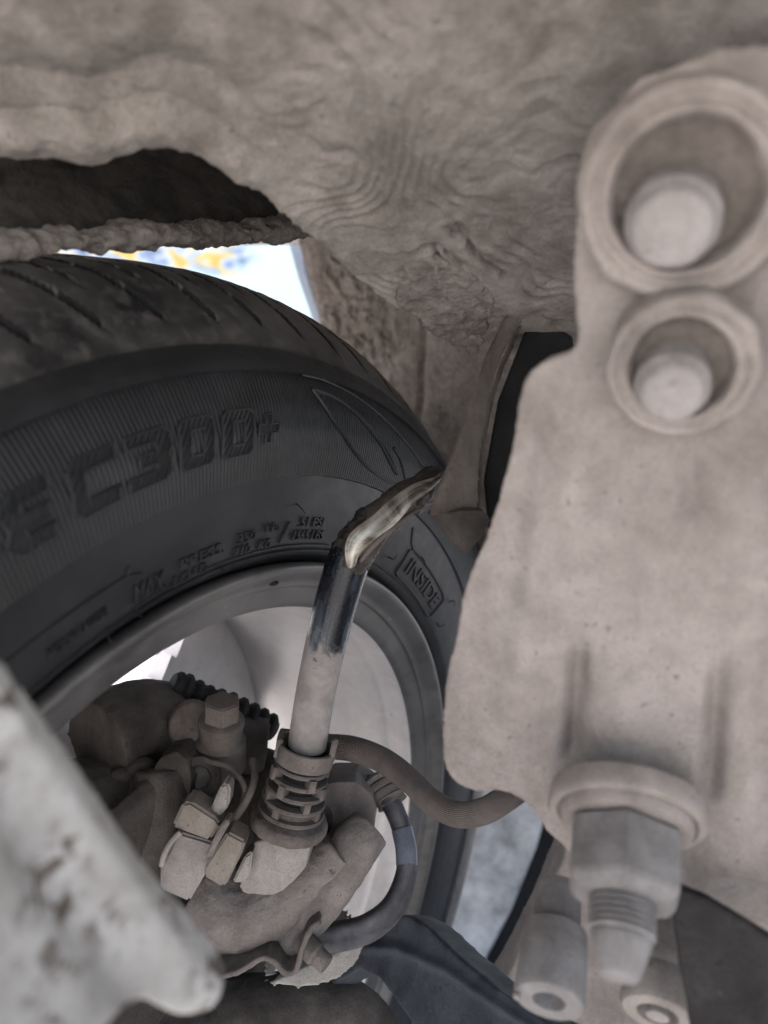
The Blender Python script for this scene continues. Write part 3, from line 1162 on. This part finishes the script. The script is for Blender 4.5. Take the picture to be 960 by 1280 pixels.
# ------------------------------------------------------------------ torn hose: sheath, torn end, ribbed boot and foot
TH_ = thing('torn_hose', U(340, 1120, .345), 'grey hose torn open at its bent upper end with ribbed boot at its foot', 'hose')
path = [U(384, 932, .335), U(392, 880, .331), U(404, 820, .326), U(418, 760, .321), U(432, 712, .318), U(441, 688, .317)]
hv, hf = tube(path, [.0085, .0085, .0087, .0089, .0090, .0088], 40, 8)
nr = len(hv) // 40
huv = np.array([(k / 40, i / (nr - 1)) for i in range(nr) for k in range(40)])
mk('sheath', [(hv, hf)], M['rod'], TH_, uv=huv)
tp = [U(434, 706, .317), U(444, 684, .316), U(462, 662, .316), U(490, 638, .320), U(520, 618, .327), U(545, 596, .335)]
cast('torn_end', [tube(tp, [.0088, .0092, .0086, .0080, .0074, .0066], 24, 6)], M['torn_core'], TH_, .0006, 1,
     lambda P: fbm(P, 190, 4, 3) * .0030 - .0008)
def shell(pts, rad, a0, a1, th, seg=14, n=8, jag=0.0, seed=1):
    """open half pipe of torn skin along pts, from angle a0 to a1, with thickness"""
    pr = np.array(spline([np.append(p, r) for p, r in zip(pts, rad)], n))
    tang = np.gradient(pr[:, :3], axis=0)
    V, uv, F = [], [], []
    m = len(pr)
    rj = random.Random(seed)
    for layer in (0, 1):
        for i in range(m):
            t = unit(tang[i])
            v = unit(np.array([0, -1, 0]) - t * (np.array([0, -1, 0]) @ t))   # towards the viewer side
            u = np.cross(t, v)
            wv_ = max(.06, math.sin(math.pi * (i + .6) / (m + .2))) ** .7
            mid_, hw_ = (a0 + a1) / 2 + 5 * math.sin(i * .35 + seed), (a1 - a0) / 2 * wv_ * (1 + .05 * math.sin(i * .6 + seed))
            j0, j1 = mid_ - hw_ - a0, mid_ + hw_ - a1
            for k in range(seg):
                a = math.radians(a0 + j0 + (a1 + j1 - a0 - j0) * k / (seg - 1))
                V.append(pr[i, :3] + (pr[i, 3] - layer * th) * (math.cos(a) * v + math.sin(a) * u))
                uv.append((k / seg, i / m))
    B = m * seg
    for i in range(m - 1):
        for k in range(seg - 1):
            q = (i * seg + k, i * seg + k + 1, (i + 1) * seg + k + 1, (i + 1) * seg + k)
            F.append(q)
            F.append(tuple(x + B for x in q[::-1]))
    for i in range(m - 1):
        for k in (0, seg - 1):
            F.append((i * seg + k, (i + 1) * seg + k, B + (i + 1) * seg + k, B + i * seg + k))
    for i in (0, m - 1):
        for k in range(seg - 1):
            F.append((i * seg + k, i * seg + k + 1, B + i * seg + k + 1, B + i * seg + k))
    return (np.array(V), F), np.array(uv)


tq = [U(434, 704, .3155), U(441, 684, .3150), U(460, 661, .3155), U(488, 637, .3195), U(518, 615, .3265), U(540, 599, .332)]
sm, suv = shell(tq, [.0096, .0101, .0095, .0089, .0082, .0072], -22, 34, .0012)
mk('torn_skin', [sm], M['torn'], TH_, uv=suv, angle=60)
sm, suv = shell(tq[2:], [.0094, .0089, .0080, .0066], -52, 10, .0010)
mk('torn_skin', [sm], M['torn_core'], TH_, uv=suv, angle=60)
for k, (ox, oy) in enumerate([(6, 6), (10, 12), (3, 1)]):
    sp = [U(440 + ox, 690 + oy, .309), U(458 + ox, 668 + oy, .3085), U(484 + ox, 645 + oy, .3125), U(520 + ox, 620 + oy, .3205)]
    mk('wire_strand', [tube(sp, [.0008, .0013, .0012, .0007], 8, 6)], M['boot'], TH_)
BA = unit(path[1] - path[0])           # boot axis, upwards
b0 = U(362, 1020, .338)
b1 = U(383, 935, .334)
BA = unit(b1 - b0)
Lb = np.linalg.norm(b1 - b0)
cup = [(.0060, Lb - .004), (.0128, Lb - .006), (.0132, Lb - .001), (.0128, Lb + .0015), (.0118, Lb + .0018), (.0108, Lb - .0004), (.0088, Lb - .001), (.0086, Lb - .004)]
mk('collar', [lathe(cup + [cup[0]], b0, BA, 48)], M['boot'], TH_)
ear = []
for s in (-1, 1):
    c = b0 + BA * (Lb + .0015) + np.array([s * .0118, -.002, 0])
    ear.append(box(c, (1, 0, 0), (0, 1, 0), BA, .0026, .008, .009))
mk('clip_ear', [ear[0]], M['boot'], TH_, bevel=.0006)
mk('clip_ear', [ear[1]], M['boot'], TH_, bevel=.0006)
mk('boot_core', [lathe([(0, 0), (.0098, 0), (.0090, Lb * .5), (.0088, Lb), (0, Lb)], b0, BA, 32)], M['black'], TH_)
u_, v_, a_ = frame(BA)
for k in range(5):
    zc = Lb * (.10 + .16 * k)
    R = .0150 - .0007 * k
    mk('boot_ring', [lathe([(.0085, zc - .0008), (R - .0006, zc - .0009), (R, zc), (R - .0006, zc + .0009), (.0085, zc + .0008), (.0085, zc - .0008)], b0, BA, 48)], M['boot'], TH_)
    for q in range(4):
        if k == 4:
            continue
        t = 2 * math.pi * q / 4 + (.5 if k % 2 else 1.1)
        rad = math.cos(t) * u_ + math.sin(t) * v_
        mk('boot_bridge', [box(b0 + BA * (zc + Lb * .08) + rad * .0112, rad, np.cross(BA, rad), BA, .005, .0030, Lb * .17)], M['boot'], TH_)
fl = [(0, -.0058), (.0160, -.0058), (.0174, -.0040), (.0176, -.0012), (.0166, .0004), (.0120, .0018), (.0112, .006), (0, .006)]
cast('boot_flange', [lathe(fl, b0, BA, 48)], M['boot'], TH_, .0006, 2, lambda P: fbm(P, 220, 3, 3) * .0006)
fc = U(343, 1078, .337)
fz = unit(BA * .9 + np.array([.12, .1, 0]))
fx = unit(np.cross(fz, [0, 1, 0]))
foot = [U(318, 1052, .331), U(372, 1042, .331), U(388, 1055, .331), U(382, 1086, .331), U(356, 1112, .331), U(340, 1120, .331), U(304, 1116, .331), U(299, 1108, .331)]
cast('foot_block', [prism(foot, (.1, 1, .1), .016)], M['pale'], TH_, .0007, 4, lambda P: fbm(P, 200, 3, 3) * .0005)

# ------------------------------------------------------------------ brown ridged hose running to the right
def hose(name, pts, rad, mat, label, cat, parent=None, seg=48):
    v, f = tube(pts, rad, seg, 10)
    nr = len(v) // seg
    uv = np.array([(k / seg, i / 10) for i in range(nr) for k in range(seg)])
    o = mk(name, [(v, f)], mat, parent, uv=uv)
    if label:
        tag(o, label, cat)
    return o


hose('brake_hose', [U(350, 925, .372), U(400, 932, .368), U(440, 936, .362), U(478, 950, .352), U(512, 975, .340), U(540, 1002, .328), U(572, 1018, .318), U(604, 1014, .312), U(632, 998, .310), U(680, 965, .318)],
     [.0056, .0058, .0059, .0057, .0055, .0054, .0053, .0053, .0052, .005], M['hose'], 'brown finely ridged rubber hose sweeping right from the ribbed boot', 'hose')

CB = thing('looped_cable', U(440, 1180, .37), 'dark cable looping down from the cast housing to the clamp', 'cable')
cp = [U(440, 985, .395), U(468, 984, .388), U(486, 1000, .380), U(500, 1030, .374), U(508, 1066, .368), U(506, 1100, .362), U(490, 1136, .356), U(460, 1160, .352), U(425, 1170, .350), U(395, 1172, .352)]
hose('cable_sheath', cp, [.0062, .0058, .0052, .0048, .0046, .0052, .0058, .0062, .0064, .0064], M['cable'], None, None, CB)
mk('sleeve', [tube([U(502, 1036, .3725), U(507, 1058, .3690), U(508.5, 1082, .3655)], .0051, 24, 5)], M['cable_sheen'], CB)  # added sleeve that carries the painted highlight of the cable
for k in range(4):
    a = U(468 + 7 * k, 980 + 7 * k, .388 - .002 * k)
    b = U(473 + 7 * k, 987 + 8 * k, .386 - .002 * k)
    mk('cable_boot_ring', [lathe([(0, -.0018), (.0080, -.0018), (.0092 - .0006 * k, 0), (.0080, .0018), (0, .0018)], a, b - a, 28)], M['cast'], CB)

# ------------------------------------------------------------------ brake caliper and knuckle inside the rim
def rough(amp=.0008, s=160, seed=2):
    return lambda P: fbm(P, s, 4, seed) * amp + fbm(P, s * .35, 2, seed + 3) * amp * .35


CA = thing('brake_caliper', U(230, 1100, .36), 'brown dusty cast brake caliper with bleed fitting behind the foreground arm', 'brake caliper')
body = [tube([U(120, 930, .35), U(180, 905, .372), U(250, 930, .385), U(330, 940, .392)], [.020, .022, .020, .018], 20, 5),
        tube([U(205, 960, .345), U(205, 1010, .342), U(190, 1090, .340)], [.0125, .0150, .017], 20, 5),
        ball(U(235, 930, .372), .016, (1, 1, .9)),
        tube([U(150, 1000, .38), U(240, 1040, .385), U(340, 1010, .392)], [.030, .034, .028], 20, 5),
        tube([U(60, 1040, .33), U(130, 1040, .35), U(210, 1090, .37)], [.03, .03, .025], 20, 5),
        tube([U(90, 1150, .36), U(180, 1150, .37), U(260, 1110, .38)], [.03, .03, .022], 20, 5)]
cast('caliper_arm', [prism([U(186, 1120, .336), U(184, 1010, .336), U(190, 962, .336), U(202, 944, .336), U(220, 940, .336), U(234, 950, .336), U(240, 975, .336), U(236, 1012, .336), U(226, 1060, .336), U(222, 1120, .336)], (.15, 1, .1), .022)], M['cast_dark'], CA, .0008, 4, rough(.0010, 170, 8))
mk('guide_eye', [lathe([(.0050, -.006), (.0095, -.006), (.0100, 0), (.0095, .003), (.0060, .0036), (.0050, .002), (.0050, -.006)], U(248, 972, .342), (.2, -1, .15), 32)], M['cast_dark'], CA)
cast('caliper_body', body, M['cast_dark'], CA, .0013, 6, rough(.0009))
lb = thing('bleed_fitting', U(275, 930, .352), None, None)
lb.parent = CA
lb.location = tuple(U(275, 930, .352) - wloc(CA))
bo_ = U(276, 935, .356)
bx = unit(U(278, 870, .346) - bo_)
mk('collar', [lathe([(0, -.01), (.0115, -.01), (.0115, .004), (.0098, .006), (.0098, .012), (.0104, .013), (.0104, .0155), (.0085, .017), (0, .017)], bo_, bx, 36)], M['cast_mid'], lb)
mk('hex_head', [lathe([(0, .014), (.0086, .014), (.0086, .0248), (.0076, .0262), (0, .0262)], bo_, bx, 6, .2)], M['cast_mid'], lb, bevel=.0006)
cast('lug', [lathe([(0, -.005), (.010, -.005), (.0115, 0), (.010, .005), (0, .005)], U(240, 905, .358), (.3, -1, .2), 30), tube([U(225, 922, .360), U(260, 930, .362)], .007, 16, 3)], M['cast_mid'], CA, .0008, 4, rough(.0005))
# black pleated boot of the guide pin
pp = spline([U(222, 856, .376), U(252, 868, .382), U(285, 884, .388), U(318, 900, .394), U(342, 914, .398)], 5)
for k in range(0, len(pp) - 1, 2):
    d = pp[k + 1] - pp[k]
    R = (.0066 + .0006 * math.sin(k * .9)) if k < 10 else .0080
    mk('pleat', [lathe([(0, -.0030), (R * .72, -.0030), (R, -.0008), (R, .0008), (R * .72, .0030), (0, .0030)], pp[k], d, 28)], M['black'], CA)
mk('pin_core', [tube(pp, .0052, 14, 1)], M['black'], CA)
# bolt in the recess
mk('recess_bolt', [lathe([(0, 0), (.0085, 0), (.0085, .005), (.0070, .0060), (.0055, .0045), (0, .0045)], U(252, 978, .347), (.25, -1, .1), 24)], M['boot'], CA)
# connectors of the sensor lead
SN = thing('sensor_connector', U(240, 1120, .325), 'pale dusty plastic plug stack clipped left of the ribbed boot', 'connector')
ca = unit(U(205, 1105, .322) - U(265, 1000, .326))      # along the plug
cs = unit(np.cross(ca, [0, 1, 0]))
cd = np.cross(ca, cs)
mk('plug_head', [prism([U(214, 1034, .318), U(228, 1004, .319), U(238, 1002, .319), U(272, 1024, .319), U(275, 1032, .318), U(262, 1052, .317)], (0, 1, .05), .014)], M['plastic'], SN, bevel=.0012)
mk('plug_body', [prism([U(222, 1040, .322), U(268, 1054, .322), U(288, 1040, .322), U(236, 1128, .322), U(200, 1112, .322), U(200, 1086, .322)], (0, 1, .05), .012)], M['pale'], SN, bevel=.0010)
mk('plug_tab', [prism([U(262, 1014, .323), U(276, 982, .323), U(284, 978, .323), U(288, 988, .323), U(286, 1008, .323), U(272, 1024, .323)], (0, 1, .05), .010)], M['pale'], SN, bevel=.0010)
mk('plug_shell', [prism([U(256, 1082, .316), U(284, 1040, .317), U(307, 1052, .317), U(303, 1066, .316), U(284, 1104, .315), U(278, 1110, .315), U(254, 1096, .315)], (0, 1, .05), .014)], M['plastic'], SN, bevel=.0010)
mk('plug_rib', [prism([U(274, 1034, .3155), U(284, 1024, .3155), U(288, 1028, .3155), U(262, 1074, .3145), U(256, 1070, .3145)], (0, 1, .05), .008)], M['cast'], SN, bevel=.0006)
mk('plug_neck', [prism([U(290, 1104, .324), U(306, 1070, .324), U(316, 1064, .324), U(312, 1094, .324), U(304, 1104, .324)], (0, 1, .05), .010)], M['pale'], SN, bevel=.0008)
mk('plug_clip', [tube([U(202, 1082, .317), U(206, 1066, .3165), U(216, 1050, .3165), U(226, 1040, .317)], .0012, 8, 4)], M['steel'], SN)

KN = thing('steering_knuckle', U(330, 1190, .37), 'dusty cast housing with sweeping arm under the ribbed boot', 'steering knuckle')
cast('cast_lobe', [tube([U(252, 1112, .356), U(296, 1140, .352), U(350, 1128, .350), U(392, 1098, .350), U(425, 1062, .352)], [.018, .0175, .0145, .0115, .0105], 20, 6),
                    tube([U(270, 1150, .362), U(240, 1120, .36)], [.016, .018], 16, 3)], M['cast'], KN, .0008, 4, rough(.0010, 190, 5))
cast('tusk_arm', [tube([U(348, 1198, .344), U(362, 1178, .344), U(388, 1146, .346), U(412, 1106, .350), U(440, 1062, .356), U(462, 1036, .362)], [.0035, .0062, .0092, .0112, .0120, .0105], 20, 6)], M['cast'], KN, .0007, 3, rough(.0008, 200, 7))
cast('housing_box', [prism([U(396, 990, .372), U(410, 978, .372), U(444, 976, .372), U(464, 992, .372), U(470, 1012, .372), U(466, 1040, .372), U(448, 1076, .372), U(424, 1096, .372), U(380, 1080, .372)], (.05, 1, 0), .03)], M['cast'], KN, .0008, 3, rough(.0007, 160, 9))
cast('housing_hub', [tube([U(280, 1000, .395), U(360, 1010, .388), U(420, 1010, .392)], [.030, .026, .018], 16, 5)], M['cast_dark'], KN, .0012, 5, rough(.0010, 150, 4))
cast('round_boss', [lathe([(0, -.012), (.016, -.012), (.0175, -.002), (.0165, .004), (0, .005)], U(322, 1162, .366), (.1, -.6, -.8), 40)], M['cast'], KN, .0008, 3, rough(.0006, 180, 3))
# wavy clamp strip with its bolt
CL = thing('clamp_strip', U(300, 1232, .335), 'thin wavy metal clamp strip with a small bolt below the housing', 'clamp')
w_path = spline([U(225, 1236, .332), U(262, 1226, .332), U(298, 1216, .331), U(326, 1200, .330), U(342, 1204, .329), U(356, 1218, .329), U(370, 1214, .329), U(378, 1186, .329), U(388, 1164, .330), U(400, 1154, .331)], 6)
V, F = [], []
for i, p in enumerate(w_path):
    t = unit(np.gradient(np.array(w_path), axis=0)[i])
    nn = unit(np.cross(t, [0, 1, 0]))
    wd = .012
    for s0, s1 in ((-1, 0), (1, 0), (1, 1), (-1, 1)):
        V.append(p + nn * s0 * .0012 + np.array([0, 1, .15]) * wd * s1)
for i in range(len(w_path) - 1):
    for j in range(4):
        j2 = (j + 1) % 4
        F.append((i * 4 + j, i * 4 + j2, i * 4 + 4 + j2, i * 4 + 4 + j))
F += [(3, 2, 1, 0), tuple(range(len(V) - 4, len(V)))]
cast('strip', [(np.array(V), F)], M['boot'], CL, .0006, 2, rough(.0004, 250))
cbx = unit((.75, -.45, -.45))
mk('clamp_bolt', [lathe([(0, -.006), (.0052, -.006), (.0052, .003), (.0042, .004), (.0042, .009), (.0036, .0098), (0, .0098)], U(388, 1186, .335), cbx, 20)], M['boot'], CL)
# pale shield crescent below
SHD = thing('splash_shield', U(390, 1240, .36), 'pale dusty curved splash shield edge under the clamp strip', 'shield')
sv = [U(330, 1232, .350), U(380, 1236, .350), U(420, 1226, .352), U(446, 1205, .355), U(462, 1172, .360), U(440, 1166, .372), U(400, 1172, .378), U(340, 1190, .372)]
cast('shield_edge', [prism(sv, (-.2, 1, .35), .018)], M['shield'], SHD, .0009, 6, rough(.0005, 100))
lower = [tube([U(200, 1290, .37), U(300, 1275, .375), U(420, 1262, .382), U(470, 1300, .39)], [.022, .02, .016, .015], 20, 5)]
cast('lower_rim_shade', lower, M['cast_dark'], SHD, .0012, 6, rough(.0006))  # dark tube put in for the shaded lower rim interior

# ------------------------------------------------------------------ dark lower arm, blue flare put into its colour
LA = [(360, 1240), (376, 1190), (430, 1164), (480, 1148), (508, 1143), (532, 1156), (566, 1190), (610, 1228), (660, 1262), (720, 1300), (760, 1340), (560, 1340), (520, 1290), (498, 1254), (474, 1222), (450, 1212), (400, 1240)]
LP_ = Plane(U(450, 1170, .372), U(720, 1290, .270), U(520, 1300, .325))


def disp_la(P):
    x, y = pix(P)
    yc = np.interp(x, [450, 500, 560, 620, 700], [1176, 1178, 1205, 1246, 1300])
    return .0022 * np.exp(-((y - yc - 8) / 7) ** 2) + fbm(P, 90, 3, 2) * .0006


la = cast('control_arm', [prism([LP_.at(*p) for p in LA], -LP_.n, .016)], M['bluedark'], None, .0011, 7, disp_la)
tag(la, 'dark control arm with blue flare in its colour crossing the bottom right of the wheel', 'control arm')

# ------------------------------------------------------------------ white chipped arm close to the lens
FA = [(-260, 640), (-120, 730), (-40, 792), (4, 830), (42, 885), (82, 950), (125, 1012), (168, 1072), (205, 1112), (240, 1150), (264, 1180), (276, 1206), (272, 1232), (256, 1250), (232, 1266), (212, 1262), (186, 1258), (150, 1272), (120, 1300), (100, 1380), (-260, 1380)]
FP = Plane(U(40, 900, .150), U(250, 1200, .172), U(0, 1250, .128))


def disp_fa(P):
    x, y = pix(P)
    d = fbm(P, 40, 2, 2) * .0012 + fbm(P, 170, 4, 6) * .0005
    # a ridge along the upper border, a hollow under it
    e = (y - np.interp(x, [-100, 0, 100, 200, 270], [740, 828, 972, 1108, 1195]))
    d += .0030 * np.exp(-((e - 60) / 45) ** 2)
    d -= .0028 * np.exp(-((e - 170) / 60) ** 2) * (1 - smooth01(x, 150, 230))
    return d


fa = cast('painted_arm', [prism([FP.at(*p) for p in FA], unit(-FP.n + np.array([-.3, .3, 0])), .018)], M['white_arm'], None, .0010, 12, disp_fa)
tag(fa, 'blurred chipped white painted metal arm in the near lower left corner', 'arm')

# ------------------------------------------------------------------ joints and plates at the lower right
JB = thing('hollow_bush', U(690, 1270, .235), 'grey sleeve with a hollow pale end left of the threaded stud', 'bush')
j1 = U(700, 1110, .262)
j2 = U(686, 1252, .232)
ja = unit(j2 - j1)
JL = np.linalg.norm(j2 - j1)
mk('sleeve', [lathe([(0, 0), (.0072, 0), (.0078, JL * .36), (.0092, JL * .40), (.0102, JL * .42), (.0108, JL * .96), (.0102, JL), (.0050, JL), (.0046, JL - .006), (0, JL - .006)], j1, ja, 48)], M['stud'], JB)
mk('dust_bead', [ball(j2 + np.array([-.0098, -.001, .0025]), .0013, (1, 1, 1), 10)], M['pale'], JB)
JR = thing('ring_joint', U(825, 1280, .245), 'pale ring shaped ball joint cap right of the threaded stud', 'joint')
r1 = U(834, 1120, .27)
r2 = U(822, 1268, .240)
ra = unit(r2 - r1)
RL = np.linalg.norm(r2 - r1)
mk('cap', [lathe([(0, 0), (.0060, 0), (.0078, RL * .35), (.0100, RL * .55), (.0108, RL * .66), (.0104, RL * .70), (.0112, RL * .74), (.0116, RL * .95), (.0106, RL), (.0064, RL + .0002), (.0058, RL - .004), (0, RL - .004)], r1, ra, 48)], M['pale'], JR)
mk('pin', [lathe([(0, RL - .005), (.0036, RL - .005), (.0034, RL + .0008), (0, RL + .001)], r1, ra, 24)], M['steel'], JR)
DPL = Plane(U(850, 1130, .225), U(950, 1200, .215), U(880, 1280, .215))
dpp = cast('stay', [prism([DPL.at(*p) for p in [(836, 1114), (852, 1110), (884, 1122), (966, 1172), (1020, 1210), (1020, 1360), (880, 1360), (862, 1280), (848, 1200)]], -DPL.n, .010)], M['darkplate'], None, .0009, 4, rough(.0005, 140))
tag(dpp, 'dark slanted steel stay in the lower right corner', 'stay')
PPL = Plane(U(880, 1110, .245), U(960, 1100, .24), U(930, 1170, .26))
ppl = cast('flange', [prism([PPL.at(*p) for p in [(846, 1120), (870, 1094), (905, 1082), (945, 1080), (1040, 1080), (1040, 1230), (900, 1230)]], -PPL.n, .006)], M['pale'], None, .0009, 4, rough(.0005, 140))
tag(ppl, 'pale dusty flange behind the dark slanted stay', 'flange')

# ------------------------------------------------------------------ pale concrete kerb and shadowed gap behind the wheel
KB = Plane(U(600, 1040, .74), U(680, 1040, .74), U(610, 1240, .72))
kerb = mk('kerb', [prism([KB.at(*p) for p in [(560, 960), (700, 960), (672, 1060), (640, 1140), (590, 1235), (560, 1330), (400, 1330), (470, 1240)]], (0, 1, 0), .08)], M['kerb'], None, bevel=.004)
tag(kerb, 'pale weathered concrete slab behind the tyre at lower right', 'slab')
kd = mk('shade_strip', [prism([KB.at(*p, -.004) for p in [(690, 960), (722, 960), (702, 1060), (672, 1135), (640, 1195), (612, 1240), (590, 1300), (560, 1300), (585, 1240), (630, 1150), (664, 1065)]], (0, 1, 0), .05)], M['gap'], None, bevel=.002)  # dark strip put in for the shadow in the gap beside the slab
tag(kd, 'dark strip in place of the shadowed gap along the right side of the pale concrete slab', 'shade_strip')

# crossmember filling the space behind the joints
XM = Plane(U(640, 1120, .46), U(860, 1120, .42), U(640, 1280, .45))
xm = cast('crossmember', [prism([XM.at(*p) for p in [(716, 1010), (706, 1070), (676, 1140), (646, 1200), (618, 1250), (600, 1330), (1500, 1330), (1500, 900), (760, 900)]], (0, 1, -.1), .03)], M['dust'], None, .0014, 5, rough(.0008, 90))
tag(xm, 'beige dusty crossmember behind the hollow sleeve and threaded stud', 'crossmember')

# backing plate of the brake, between caliper and wheel
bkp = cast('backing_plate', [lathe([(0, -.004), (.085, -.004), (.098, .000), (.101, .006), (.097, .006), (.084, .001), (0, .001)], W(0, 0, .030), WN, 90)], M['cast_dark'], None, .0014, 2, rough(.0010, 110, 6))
tag(bkp, 'dark round brake backing plate behind the caliper inside the rim', 'backing plate')

# small fittings on the caliper
mk('spring_clip', [tube([U(238, 944, .345), U(262, 952, .341), U(288, 960, .340), U(306, 985, .338), U(300, 1012, .336)], .0013, 8, 6)], M['boot'], CA)
mk('sensor_wire', [tube([U(288, 1030, .330), U(306, 1004, .334), U(318, 975, .340), U(316, 950, .350)], .0018, 10, 6)], M['boot'], CA)
for k in range(3):
    mk('casting_rib', [tube([U(100 + 26 * k, 1000 - 14 * k, .330 + .006 * k), U(128 + 26 * k, 985 - 14 * k, .336 + .006 * k), U(150 + 24 * k, 1010 - 14 * k, .342 + .006 * k)], [.003, .0045, .003], 10, 5)], M['cast_dark'], CA)
